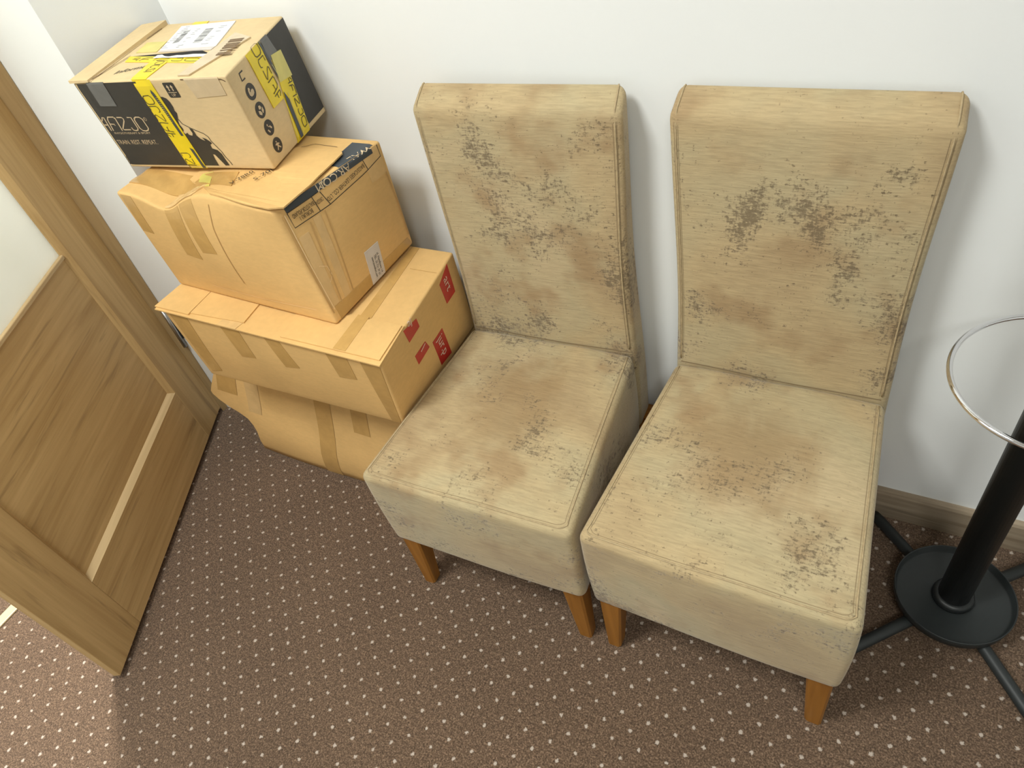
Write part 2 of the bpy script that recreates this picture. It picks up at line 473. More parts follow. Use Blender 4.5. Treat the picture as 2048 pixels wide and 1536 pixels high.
def text_mesh(body, shear=0.0, spacing=1.0):
    key = (body, shear, spacing)
    if key in _tc: return _tc[key]
    cu = bpy.data.curves.new('t', 'FONT'); cu.body = body; cu.size = 1.0; cu.shear = shear; cu.space_character = spacing
    cu.resolution_u = 3
    o = bpy.data.objects.new('t', cu); COL.objects.link(o)
    dg = bpy.context.evaluated_depsgraph_get(); dg.update()
    me = bpy.data.meshes.new_from_object(o.evaluated_get(dg))
    r = ([(v.co.x, v.co.y) for v in me.vertices], [tuple(p.vertices) for p in me.polygons])
    bpy.data.objects.remove(o); bpy.data.curves.remove(cu); bpy.data.meshes.remove(me)
    _tc[key] = r
    return r

# ------------------------------------------------------------------ the room
fl = cuboid('floor', (-2.4, -4.2, -0.05), (3.4, 0.05, 0.0), M['carpet'])
tag(fl, 'brown carpet floor with a grid of small pale dots', 'floor', kind='structure')
w = cuboid('wall_back', (-0.345, 0.0, 0.0), (3.4, 0.1, 2.8), M['wall']); tag(w, 'white painted wall behind the chairs and boxes', 'wall', kind='structure')
w = cuboid('wall_pillar', (-0.70, -0.262, 0.0), (-0.345, 0.1, 2.8), M['wall']); tag(w, 'white projecting wall corner beside the oak door', 'wall', kind='structure')
w = cuboid('wall_right', (3.4, -4.2, 0.0), (3.5, 0.1, 2.8), M['wall']); tag(w, 'white side wall beyond the coat stand', 'wall', kind='structure')
w = cuboid('wall_front', (-2.4, -4.3, 0.0), (3.5, -4.2, 2.8), M['wall']); tag(w, 'white wall facing the two chairs', 'wall', kind='structure')
# left wall with the doorway
vs, fs = [], []
def addbox(lo, hi):
    b = len(vs)
    for z in (lo[2], hi[2]):
        for x, y in ((lo[0], lo[1]), (hi[0], lo[1]), (hi[0], hi[1]), (lo[0], hi[1])): vs.append((x, y, z))
    fs.extend([(b, b+3, b+2, b+1), (b+4, b+5, b+6, b+7), (b, b+1, b+5, b+4), (b+1, b+2, b+6, b+5), (b+2, b+3, b+7, b+6), (b+3, b, b+4, b+7)])
addbox((-0.80, -4.2, 0), (-0.70, -1.20, 2.8)); addbox((-0.80, -0.28, 0), (-0.70, 0.1, 2.8)); addbox((-0.80, -1.20, 2.06), (-0.70, -0.28, 2.8))
w = link('wall_left', vs, fs, M['wall']); tag(w, 'white wall with the doorway behind the open oak door', 'wall', kind='structure')
c = cuboid('ceiling', (-2.4, -4.3, 2.8), (3.5, 0.1, 2.9), M['ceiling']); tag(c, 'white ceiling over the room', 'ceiling', kind='structure')
def skirting(name, x0, x1, y, label):
    prof = [(0.0, 0.0), (-0.015, 0.0), (-0.015, 0.080), (-0.012, 0.0865), (-0.006, 0.088), (0.0, 0.088)]
    v = []; n = len(prof)
    for x in (x0, x1):
        for a, z in prof: v.append((x, y + a, z))
    f = [(i, i + 1, n + i + 1, n + i) for i in range(n - 1)] + [tuple(range(n))[::-1], tuple(range(n, 2 * n))]
    o = link(name, v, f, M['skirting']); tag(o, label, 'skirting board', kind='structure')
skirting('baseboard_back', -0.33, 3.4, 0.0, 'greyish oak skirting board along the wall behind the coat stand')
th = cuboid('trim_threshold', (-0.715, -1.2, 0.0), (-0.685, -0.30, 0.006), M['brass'], bev=0.002)
tag(th, 'pale metal threshold strip on the carpet in the doorway', 'threshold', kind='structure')
# the leaf's hinge-side edge, built as a separate tapering board
v, f = [], []
for z, xb in ((0.0, -0.632), (0.116, -0.628), (0.45, -0.612), (0.80, -0.594), (1.12, -0.576), (2.1, -0.525)):
    v += [(-0.6330, -0.2825, z), (xb, -0.2665, z), (xb, -0.2630, z), (-0.6330, -0.2630, z)]
for k in range(5):
    for i in range(4): f.append((k * 4 + i, k * 4 + (i + 1) % 4, k * 4 + 4 + (i + 1) % 4, k * 4 + 4 + i))
f += [(3, 2, 1, 0), (20, 21, 22, 23)]
o = link('trim_edge_board', v, f, M['oak_dark']); tag(o, 'oak edge board on the hinge side of the door, against the white wall', 'door edge', kind='structure')

# ------------------------------------------------------------------ oak door, ajar
door = thing('door_1', 'oak door standing ajar with a frosted glass pane above a wooden panel', 'door', (-0.646, -0.259, 0.0), math.atan2(-0.883624, 0.46819721), kind='structure')
ZB, ZT, S0, S1, T = 0.020, 2.03, 0.012, 0.8905, 0.040
cuboid('stile', (S0, -T, ZB), (0.154, 0, ZT), M['oak_v'], door, 0.0015)
cuboid('stile', (0.757, -T, ZB), (S1 - 0.016, -0.0165, ZT), M['oak_v'], door)
cuboid('stile', (0.757, -0.017, ZB), (S1, 0, ZT), M['oak_v'], door, 0.0012)
cuboid('rail', (0.1545, -T, ZB), (0.7565, -0.0003, 0.222), M['oak_h'], door, 0.001)
cuboid('rail', (0.1545, -T, 1.90), (0.7565, -0.0003, ZT), M['oak_h'], door, 0.001)
cuboid('panel', (0.154, -T + 0.012, 0.205), (0.757, -0.013, 0.716), M['oak_h'], door)
cuboid('glass_pane', (0.154, -0.024, 0.722), (0.757, -0.016, 1.905), M['glass'], door)
def mould(pts_out, pts_in, mat, name='moulding'):
    # sloping strip from the face of the frame down to the sunk panel
    v = [(a, 0.0, b) for a, b in pts_out] + [(a, -0.0125, b) for a, b in pts_in] + [(a, -0.016, b) for a, b in pts_out] + [(a, -0.016, b) for a, b in pts_in]
    link(name, v, [(0, 1, 3, 2), (4, 6, 7, 5), (0, 4, 5, 1), (2, 3, 7, 6), (0, 2, 6, 4), (1, 5, 7, 3)], mat, door)
a0, a1, z0, z1 = 0.154, 0.757, 0.222, 1.90
mould([(a0, z0), (a1, z0)], [(a0 + .013, z0 + .014), (a1 - .013, z0 + .014)], M['oak_pale_lit'])  # bottom strip faces up; its catch of light is put into paler oak
mould([(a0, z1), (a0, z0)], [(a0 + .013, z1 - .014), (a0 + .013, z0 + .014)], M['oak_v'])
mould([(a1, z0), (a1, z1)], [(a1 - .013, z0 + .014), (a1 - .013, z1 - .014)], M['oak_v'])
mould([(a1, z1), (a0, z1)], [(a1 - .013, z1 - .014), (a0 + .013, z1 - .014)], M['oak_h'])
cuboid('glazing_bead', (0.167, -0.0165, 0.712), (0.744, -0.006, 0.723), M['oak_pale_lit'], door, 0.002)
def dl(x, y, z):
    return door.rotation_euler.to_matrix().inverted() @ (Vector((x, y, z)) - Vector(door.location))
hp = [dl(-0.604, -0.272, 0.425), dl(-0.612, -0.272, 0.285)]
hg = tube('hinge', hp, 0.0062, M['steel'], door, 12)
tube('hinge_cap', [hp[0].lerp(hp[1], .2) + Vector((-.011, .002, 0)), hp[0].lerp(hp[1], .8) + Vector((-.011, .002, 0))], 0.0085, M['plastic'], hg, 10)
# ------------------------------------------------------------------ chairs
G = lambda x: math.exp(-x * x)
def chair_deform_seat(u, v, w):
    dz = 0.010 * math.sin(math.pi * u) * math.sin(math.pi * min(1, v * .9 + .05)) * w ** 6
    dy = -0.006 * math.sin(math.pi * u) * (1 - v) ** 4 * (0.4 + 0.6 * math.sin(math.pi * w))
    dx = 0.004 * (2 * u - 1) * math.sin(math.pi * w) + 0.004 * math.sin(9 * v + 1) * (1 - w) * (2 * u - 1)
    dz += 0.0015 * math.sin(13 * u + 5 * v) * w ** 4 + 0.004 * math.sin(5 * u + 0.6) * (1 - w) ** 3
    return (dx, dy, dz)
def chair_deform_back(u, v, w):
    dy = -0.006 * math.sin(math.pi * u) * math.sin(math.pi * min(1, max(0, (w - .3) / .7))) * (1 - v)
    dy += -0.0015 * math.sin(8 * u + 11 * w) * (1 - v)
    dx = 0.0035 * math.sin(7 * w + 0.6) * (2 * u - 1)
    return (dx, dy, 0)
SEAT = [(-.222, .004, .194), (.222, .004, .194), (.199, .458, .194), (-.199, .458, .194), (-.229, 0, .4365), (.229, 0, .4365), (.197, .458, .4385), (-.197, .458, .4385)]
BACK = [(-.197, .450, .194), (.197, .450, .194), (.197, .530, .194), (-.197, .530, .194), (-.2025, .474, .966), (.2025, .474, .966), (.198, .524, .9985), (-.198, .524, .9985)]
def leg_mesh(sx, front):
    # outer faces upright, inner faces tapering towards the floor
    xo, w0, w1 = 0.216, 0.046, 0.030
    if front: yo, d = 0.010, 1
    else: yo, d = 0.522, -1
    def ring(z, w, k=0.004):
        x0, x1 = (xo - w) * sx, xo * sx; y0, y1 = yo, yo + d * w
        xs = sorted((x0, x1)); ys = sorted((y0, y1))
        return [(xs[0]+k, ys[0], z), (xs[1]-k, ys[0], z), (xs[1], ys[0]+k, z), (xs[1], ys[1]-k, z), (xs[1]-k, ys[1], z), (xs[0]+k, ys[1], z), (xs[0], ys[1]-k, z), (xs[0], ys[0]+k, z)]
    v = ring(0.0, w1 - 0.003) + ring(0.003, w1) + ring(0.21, w0)
    f = [tuple(range(8))[::-1], tuple(range(16, 24))]
    for L in (0, 8):
        for i in range(8): f.append((L + i, L + (i+1) % 8, L + 8 + (i+1) % 8, L + 8 + i))
    return v, f
def make_chair(name, label):
    t = thing(name, label, 'chair', (0, 0, 0), 0, 'suede dining chairs along the wall')
    s = Soft(SEAT, chair_deform_seat, 0.016); s.body('seat', M['fabric'], t, 22)
    k = Soft(BACK, chair_deform_back, 0.017); k.body('backrest', M['fabric'], t, 22)
    e = 0.028
    # welted seams: round the seat, up both edges of the back and over its top
    W, Hh = s.fdim('top')
    line = [(e, .97 - i * .047) for i in range(20)] + [(e * .9, .04), (e * 1.4, .027)] + [(e * 2 + (1 - 4 * e) * i / 24, 0.022) for i in range(25)] + [(1 - e * 1.4, .027), (1 - e * .9, .04)] + [(1 - e, .08 + i * .047) for i in range(20)]
    tube('seam_and_join_shade', [s.F('top', a, b, 0.0006) for a, b in line], 0.0016, M['seam_and_join_shade'], t, 6)
    s.strokes('stitching', 'top', [[(a + (.011 if a < .1 else (-.011 if a > .9 else 0)), b + (.011 if b < .06 else 0)) for a, b in line]], 0.0010, M['stitch'], t, 0.0004)
    for q, side in ((0.030, 0), (0.970, 1)):
        up = [k.F('front', q, .33 + .64 * i / 40, 0.0006) for i in range(41)] + [k.F('top', q, .12 + .8 * i / 8, 0.0006) for i in range(9)]
        tube('seam_and_join_shade', up, 0.0016, M['seam_and_join_shade'], t, 6)
        d = 0.010 if side == 0 else -0.010
        k.strokes('stitching', 'front', [[(q + d, .33 + .66 * i / 40) for i in range(41)]], 0.0010, M['stitch'], t, 0.0004)
        k.strokes('stitching', 'front', [[(q - d * .9, .33 + .66 * i / 40) for i in range(41)]], 0.0009, M['stitch'], t, 0.0004)
    k.strokes('seam_and_join_shade', 'front', [[(.03 + .94 * i / 20, .318) for i in range(21)]], 0.003, M['stitch'], t, 0.0008)  # dark stroke painted for the shade where seat meets back
    for sx in (-1, 1):
        for fr in (True, False):
            v, f = leg_mesh(sx, fr); link('leg', v, f, M['leg'], t)
    return t
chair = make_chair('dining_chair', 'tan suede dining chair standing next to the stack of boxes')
def copy_tree(o, parent=None):
    c = o.copy(); COL.objects.link(c)
    if parent is not None: c.parent = parent
    for ch in list(o.children): copy_tree(ch, c)
    return c
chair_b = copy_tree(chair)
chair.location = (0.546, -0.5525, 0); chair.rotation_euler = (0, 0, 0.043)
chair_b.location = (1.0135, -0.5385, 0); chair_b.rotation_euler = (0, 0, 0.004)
chair_b['label'] = 'tan suede dining chair standing next to the black coat stand'

# ------------------------------------------------------------------ coat stand
cs = thing('coat_stand', 'black metal coat stand with a chrome ring and a round tray at its foot', 'coat stand', (1.410, -0.197, 0))
lathe('pole', [(0.0005, 0.04), (0.0285, 0.04), (0.0285, 1.72), (0.020, 1.735), (0.0005, 1.737)], 32, M['black_metal'], cs)
lathe('collar', [(0.029, 0.046), (0.037, 0.046), (0.038, 0.052), (0.036, 0.060), (0.029, 0.062)], 32, M['black_metal'], cs)
lathe('tray', [(0.0005, 0.040), (0.100, 0.040), (0.1055, 0.043), (0.1075, 0.064), (0.1065, 0.0652), (0.1050, 0.064), (0.1020, 0.0475), (0.098, 0.0455), (0.0005, 0.0455)], 64, M['tray_metal'], cs)
for a in (46, 134, 227, 309):
    c, s = math.cos(math.radians(a)), math.sin(math.radians(a))
    R = 0.235 if a < 180 else 0.30
    tube('leg', [(c * .01, s * .01, .030), (c * .10, s * .10, .028), (c * (R - .02), s * (R - .02), .018), (c * R, s * R, .0125)], 0.0120, M['tray_metal'], cs, 12)
rg = tube('umbrella_ring', [(0.139 * math.cos(i * math.pi / 48), 0.139 * math.sin(i * math.pi / 48), 0.670) for i in range(96)], 0.0042, M['chrome'], cs, 12, True)
tag(rg, 'chrome ring around the pole')
tube('ring_arm', [(0.027, 0.0, 0.670), (0.137, 0.0, 0.670)], 0.004, M['chrome'], cs, 8)

# ------------------------------------------------------------------ cardboard boxes
def D_none(u, v, w): return (0, 0, 0)
def D_b2(u, v, w):
    f = G(v / .35); t = w ** 4
    dz = -.030 * G((u - .30) / .13) * f * t + .010 * G((u - .62) / .25) * f * t
    dz += .004 * math.sin(math.pi * u) * math.sin(math.pi * v) * w ** 6
    dy = -.012 * math.sin(math.pi * u) * math.sin(math.pi * w) * (1 - v) ** 3
    dy += .012 * G((u - .6) / .2) * f * w ** 8
    dx = .006 * math.sin(math.pi * v) * math.sin(math.pi * w) * u ** 3
    return (dx, dy, dz)
def D_b3(u, v, w):
    return (.004 * math.sin(math.pi * v) * math.sin(math.pi * w) * u ** 3, -.006 * math.sin(math.pi * u) * math.sin(math.pi * w) * (1 - v) ** 3, 0)
STACK = 'cardboard boxes stacked in the corner'

# --- lowest box: sagging body, bulging at its left end
t4 = thing('cardboard_box', 'plain sagging cardboard box on the carpet, lowest of the stack', 'box', (0, -0.2, 0), 0, STACK)
rows = [(0.000, -.374, -.352), (0.004, -.376, -.359), (0.03, -.367, -.362), (0.05, -.364, -.362), (0.089, -.357, -.358), (0.108, -.364, -.353), (0.128, -.379, -.348), (0.14, -.409, -.344), (0.15, -.447, -.341), (0.166, -.483, -.337), (0.180, -.505, -.333), (0.190, -.508, -.331), (0.214, -.494, -.326), (0.25, -.470, -.319), (0.30, -.435, -.310), (0.35, -.40, -.302), (0.395, -.37, -.296), (0.4085, -.36, -.290)]
NB = 30
vs, fs = [], []
def front4(a, z, yf): return yf - 0.003 * math.sin(7 * a + z * 9) * (z > 0.002) - 0.006 * math.sin(math.pi * a) * math.sin(math.pi * z / .41)
for z, xl, yf in rows:
    for i in range(NB + 1):
        a = i / NB
        vs.append((xl + (0.302 - xl) * a, front4(a, z, yf), z))
for r in range(len(rows) - 1):
    for i in range(NB): fs.append((r*(NB+1)+i, r*(NB+1)+i+1, (r+1)*(NB+1)+i+1, (r+1)*(NB+1)+i))
base = len(vs)
for z, xl, yf in rows:
    vs += [(0.302, front4(1, z, yf), z), (0.306, -.05, z), (0.295, -.03, z), (-.325, -.03, z), (-.333, -.06, z), (-.333, -.268, z), (xl, front4(0, z, yf), z)]
for r in range(len(rows) - 1):
    for i in range(6): fs.append((base + r*7+i, base + r*7+i+1, base + (r+1)*7+i+1, base + (r+1)*7+i))
for r, flip in ((0, True), (len(rows) - 1, False)):
    ring = [r * (NB + 1) + i for i in range(NB + 1)] + [base + r * 7 + i for i in range(1, 6)]
    fs.append(tuple(ring[::-1] if flip else ring))
body4 = link('body', vs, fs, M['card'], t4, False, (0, -0.2, 0))
for p in body4.data.polygons[:(len(rows) - 1) * NB]: p.use_smooth = True
def b4y(x, z):
    for (za, xa, ya), (zb, xb, yb) in zip(rows, rows[1:]):
        if za <= z <= zb:
            k = (z - za) / (zb - za); xl = xa + (xb - xa) * k; yf = ya + (yb - ya) * k
            a = min(1, max(0, (x - xl) / (0.302 - xl)))
            return front4(a, z, yf)
    return -0.35
def strip4(name, path, mat, off=0.0012):
    # path: list of (x_left, x_right, z)
    v, f = [], []
    n = 6
    for xa, xb, z in path:
        for i in range(n + 1):
            x = xa + (xb - xa) * i / n; v.append((x, b4y(x, z) - off, z))
    for r in range(len(path) - 1):
        for i in range(n): f.append((r*(n+1)+i, r*(n+1)+i+1, (r+1)*(n+1)+i+1, (r+1)*(n+1)+i))
    link(name, v, f, mat, t4, True, (0, -0.2, 0))
lerp = lambda a, b, k: a + (b - a) * k
strip4('tape', [(lerp(-.123, -.058, k/14), lerp(-.068, 0.0, k/14), lerp(.004, .40, k/14)) for k in range(15)], M['tape'])
strip4('tape', [(lerp(.039, .062, k/5), lerp(.092, .112, k/5), lerp(.205, .40, k/5)) for k in range(6)], M['tape'])
strip4('tape', [(lerp(-.470, -.405, k/8), lerp(-.390, -.335, k/8), lerp(.205, .40, k/8)) for k in range(9)], M['tape'])
strip4('tape', [(lerp(-.360, -.315, k/8), lerp(-.310, -.262, k/8), lerp(.16, .40, k/8)) for k in range(9)], M['tape_clear'])

# --- second box: wide and flat with a layered lid
O3 = (0.02, -0.25, 0.41)
t3 = thing('cardboard_box', 'wide flat cardboard box with red tape on its side, second from the bottom', 'box', O3, 0, STACK)
b3 = Soft([(-.270, -.416, .41), (.318, -.400, .41), (.312, -.07, .41), (-.272, -.085, .41), (-.274, -.4245, .63), (.3565, -.4265, .63), (.313, -.0755, .63), (-.29, -.075, .63)], D_b3, 0.005, O3)
b3.body('body', M['card'], t3, 14)
def lidflap(b, name, q, parent, mat, h0=0.0003, h=0.0035, n=10):
    vs, fs = [], []
    for o in (h, h0):
        for j in range(2):
            for i in range(n + 1):
                a = i / n
                s = (q[0][0]*(1-a)+q[1][0]*a)*(1-j) + (q[3][0]*(1-a)+q[2][0]*a)*j
                t = (q[0][1]*(1-a)+q[1][1]*a)*(1-j) + (q[3][1]*(1-a)+q[2][1]*a)*j
                p = b.S(s, t, 1.0); vs.append(b.loc((p[0], p[1], p[2] + o)))
    L = 2 * (n + 1)
    for i in range(n):
        fs += [(i, i+1, n+2+i, n+1+i), (L+i, L+n+1+i, L+n+2+i, L+i+1), (i, L+i, L+i+1, i+1), (n+1+i, n+2+i, L+n+2+i, L+n+1+i)]
    fs += [(0, n+1, L+n+1, L), (n, L+n, L+2*n+1, 2*n+1)]
    return link(name, vs, fs, mat, parent)
lidflap(b3, 'flap', [(-.022, -.022), (1.004, -.020), (1.0, .30), (-.012, .30)], t3, M['card'], 0.0003, 0.0034)
lidflap(b3, 'flap', [(-.026, -.006), (.152, -.004), (.150, .29), (-.014, .29)], t3, M['card'], 0.0037, 0.0072)
lidflap(b3, 'flap', [(.1545, .012), (.407, .040), (.3985, .29), (.151, .29)], t3, M['card'], 0.0037, 0.0066)
lidflap(b3, 'flap', [(.590, .004), (.995, .012), (.995, .290), (.575, .27)], t3, M['card'], 0.0037, 0.0066)
b3.patch('tape', 'top', [(.815, .30), (.862, .30), (.855, .985), (.82, .985)], M['tape'], t3)
lidflap(b3, 'tape', [(.812, .012), (.862, .014), (.861, .30), (.815, .30)], t3, M['tape'], 0.0068, 0.0073)
lidflap(b3, 'tape', [(.300, -.0225), (.392, -.0225), (.40, .04), (.31, .04)], t3, M['tape_clear'], 0.0040, 0.0044)
b3.strokes('crease', 'top', [[(.875, .782), (.99, .784)]], 0.0016, M['tape'], t3, 0.0004)
b3.patch('lid_edge', 'front', [(.004, .972), (.996, .972), (.996, .995), (.004, .995)], M['edge_and_highlight'], t3, 0.0016, 24, 2)  # pale strip along the lid, the lip's highlight put into its colour
for q in ([(.030, .97), (.125, .97), (.101, .135), (.026, .076)], [(.296, .97), (.386, .97), (.398, .589), (.319, .554)], [(.505, .97), (.572, .97), (.613, .614), (.542, .574)],
          [(.775, .97), (.862, .97), (.868, .652), (.793, .63)], [(.915, .97), (.992, .97), (.985, .02), (.945, .02)]):
    b3.patch('tape', 'front', [q[3], q[2], q[1], q[0]], M['tape'], t3)
for q, txt in (([(.756, .642), (.885, .636), (.893, .985), (.747, .903)], None), ([(.287, .808), (.423, .818), (.421, .925), (.275, .985)], None),
               ([(.296, .469), (.444, .491), (.422, .608), (.289, .604)], None), ([(.509, .100), (.649, .080), (.623, .490), (.486, .488)], None)):
    r = b3.patch('red_tape', 'right', q, M['red'], t3)
    tag(r, 'red printed tape')
b3.text('lettering', 'right', .800, .90, 'art', 0.022, M['red_text'], t3, rot=-90, off=0.0014)
b3.text('lettering', 'right', .325, .960, 'aj', 0.018, M['red_text'], t3, rot=-15, off=0.0014)
b3.text('lettering', 'right', .350, .575, 'l', 0.022, M['red_text'], t3, rot=-75, off=0.0014)
b3.text('lettering', 'right', .535, .455, 'jur.p', 0.024, M['red_text'], t3, rot=-84, off=0.0014)

# --- third box: crumpled, heavily taped
O2 = (-0.04, -0.22, 0.632)
t2 = thing('cardboard_box', 'crumpled brown cardboard box with a black printed band and small white sticker', 'box', O2, 0, STACK)
b2 = Soft([(-.290, -.346, .637), (.204, -.362, .637), (.209, -.074, .637), (-.285, -.06, .637), (-.261, -.370, .902), (.173, -.361, .902), (.234, -.097, .902), (-.265, -.1, .902)], D_b2, 0.007, O2)
b2.body('body', M['card'], t2, 44)
for q, mt in (([(.030, .985), (.100, .985), (.101, .62), (.020, .625)], 'tape'), ([(.290, .985), (.395, .985), (.378, .456), (.277, .476)], 'tape'), ([(.405, .985), (.500, .985), (.514, .551), (.416, .541)], 'tape')):
    b2.patch('tape', 'front', [q[3], q[2], q[1], q[0]], M[mt], t2, 0.0007, 8, 14)
b2.patch('tape', 'top', [(.01, .135), (.665, .15), (.585, .36), (.0, .33)], M['tape'], t2, 0.0007, 30, 12, lambda a, b: 0.0008 + 0.0008 * math.sin(19 * a + 7 * b))
b2.patch('tape', 'top', [(.29, .012), (.50, .012), (.52, .15), (.31, .15)], M['tape_clear'], t2, 0.0010, 12, 10, lambda a, b: 0.0012 + 0.0012 * math.sin(23 * a) * math.sin(9 * b))
y2 = b2.patch('tape', 'top', [(.449, .130), (.547, .120), (.42, .37), (.335, .36)], M['yellow_pale'], t2, 0.0016, 8, 8)
tag(y2, 'scrap of yellow tape')
b2.patch('tape', 'right', [(.06, .012), (.985, .012), (.95, .105), (.06, .135)], M['tape'], t2, 0.0007, 20, 6)
b2.patch('tape', 'right', [(.025, .14), (.11, .14), (.16, .74), (.075, .74)], M['tape_clear'], t2, 0.0007, 6, 14)
b2.patch('tape', 'right', [(.17, .13), (.235, .13), (.30, .80), (.235, .80)], M['tape_clear'], t2, 0.0007, 6, 14)
b2.patch('tape', 'right', [(.80, .74), (.965, .74), (.965, .985), (.80, .985)], M['tape_clear'], t2, 0.0006, 8, 8)
def along(*p):
    out = []
    for a, b in zip(p, p[1:]): out += [(a[0] + (b[0]-a[0]) * i / 8, a[1] + (b[1]-a[1]) * i / 8) for i in range(8)]
    return out + [p[-1]]
for face, ln, wd, mt in (('front', along((.605, .95), (.596, .88), (.581, .783), (.575, .55), (.568, .271)), .0022, 'fold_shade'), ('front', along((.30, .135), (.62, .120), (.93, .13)), .0018, 'edge_and_highlight'),
                         ('right', along((.045, .93), (.030, .50), (.028, .10)), .0030, 'fold_shade'), ('right', along((.062, .93), (.048, .50), (.046, .12)), .0022, 'edge_and_highlight'),
                         ('right', along((.205, .79), (.165, .45), (.130, .12)), .0024, 'fold_shade'), ('right', along((.345, .80), (.300, .45), (.262, .13)), .0022, 'fold_shade'),
                         ('right', along((.10, .48), (.155, .44), (.16, .36), (.12, .32)), .0016, 'edge_and_highlight'), ('right', along((.955, .75), (.975, .45), (.97, .12)), .0026, 'fold_shade'),
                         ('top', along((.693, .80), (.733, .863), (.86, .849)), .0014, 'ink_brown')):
    b2.strokes('crease', face, [ln], wd, M[mt], t2, 0.0012)  # shade and highlights of the folds painted as strokes; brown line is print
# top flap lifting along the right edge, dark print showing below it
FL = [(.30, .30), (.62, .012), (1.0, -.012), (1.036, .05), (1.012, .334), (.972, .609), (.950, .738), (.912, .79), (.868, .783), (.70, .785), (.40, .80)]
vs, fs = [], []
pts = []
for a, b_ in zip(FL, FL[1:] + FL[:1]):
    k = max(1, int(math.hypot(b_[0]-a[0], b_[1]-a[1]) / .04))
    pts += [(a[0] + (b_[0]-a[0]) * i / k, a[1] + (b_[1]-a[1]) * i / k) for i in range(k)]
def fpt(s, t, o):
    p = b2.S(min(s, 1.0), t, 1.0)
    if s > 1.0: p = p + Vector(((s - 1.0) * b2.dim[0], 0, -0.3 * (s - 1.0) * b2.dim[0]))
    e = 0.0045 * max(0, min(1, (s - .76) / .2))
    return b2.loc((p[0], p[1], p[2] + o + e))
grid_in = []
for o in (0.0032, 0.0004):
    for s, t in pts: vs.append(fpt(s, t, o))
L = len(pts)
inner = [(s, t) for s in (.45, .6, .7, .8, .9) for t in (.2, .32, .44, .56, .68)]
# triangulate as a dense fan-free grid: clip a regular grid by the outline using tessellation of columns
tri = tessellate_polygon([[Vector((s, t, 0)) for s, t in pts]])
fs += [tuple(i) for i in tri] + [tuple(i + L for i in reversed(i3)) for i3 in tri]
for i in range(L):
    j = (i + 1) % L; fs.append((i, i + L, j + L, j))
link('flap', vs, fs, M['card'], t2)
bd = b2.patch('printed_band', 'right', [(.085, .935), (.90, .945), (.90, .998), (.085, .985)], M['ink_slate'], t2, 0.0008, 20, 4)
tag(bd, 'dark printed band')
b2.patch('printed_band', 'top', [(.935, .60), (.999, .60), (.999, .93), (.895, .93)], M['ink_slate'], t2, 0.0008, 6, 10)
b2.text('lettering', 'right', .40, .952, 'M', 0.010, M['print_tan'], t2, rot=0, off=0.0016)
b2.text('lettering', 'top', .990, .905, 'WAL', 0.020, M['print_tan'], t2, width=0.058, rot=-94, off=0.0016)
b2.text('lettering', 'right', .68, .988, 'AR.COM', 0.015, M['print_tan'], t2, width=0.090, rot=180, off=0.0016)
FR = [(.086, .932), (.085, .816), (.311, .812), (.405, .812), (.742, .847), (.802, .856), (.955, .889), (.955, .985)]
b2.strokes('printed_frame', 'right', [FR, [(.086, .932), (.302, .935), (.374, .939)], [(.302, .935), (.311, .812)], [(.374, .939), (.405, .812)], [(.792, .985), (.808, .860)]], 0.0016, M['ink_line'], t2)
b2.text('lettering', 'right', .785, .924, 'BAGS/CASES LEATHER CO., LTD', 0.009, M['ink_line'], t2, width=0.112, rot=188, off=0.0014)
b2.text('lettering', 'right', .296, .905, 'BIALYSTOK-POLAND', 0.0085, M['ink_line'], t2, width=0.054, rot=180, off=0.0014)
b2.text('lettering', 'right', .262, .866, 'BORUKI 1', 0.0085, M['ink_line'], t2, width=0.032, rot=180, off=0.0014)
b2.text('lettering', 'right', .372, .895, 'ORIGIN', 0.008, M['ink_line'], t2, width=0.018, rot=184, off=0.0014)
st = b2.patch('sticker', 'right', [(.449, .015), (.608, .015), (.640, .310), (.483, .315)], M['white_grey'], t2, 0.0013)
tag(st, 'white address sticker')
for k, (txt, wd) in enumerate((('www.szwedhurt.com', .050), ('TEL. 22 721 37 51', .050), ('ul. Handlowa 14', .050))):
    l_ = b2.text('lettering', 'right', .525 + .031 * k, .235, txt, 0.0062, M['ink_line'], t2, width=wd, rot=-97, off=0.0019)
def scrawl(cx, cy, n, dx, dy, amp):
    r = random.Random(cx * 100 + n)
    return [(cx + dx * i + amp * r.uniform(-.6, .6), cy + dy * i + amp * math.sin(i * 2.1) * r.uniform(.6, 1.3)) for i in range(n)]
b2.text('handwriting', 'top', .668, .165, 'V-78R0', 0.012, M['ink_line'], t2, width=.062, rot=88, off=0.0042, shear=.3)
b2.text('handwriting', 'top', .742, .265, 'S-70L', 0.012, M['ink_line'], t2, width=.056, rot=88, off=0.0042, shear=.3)

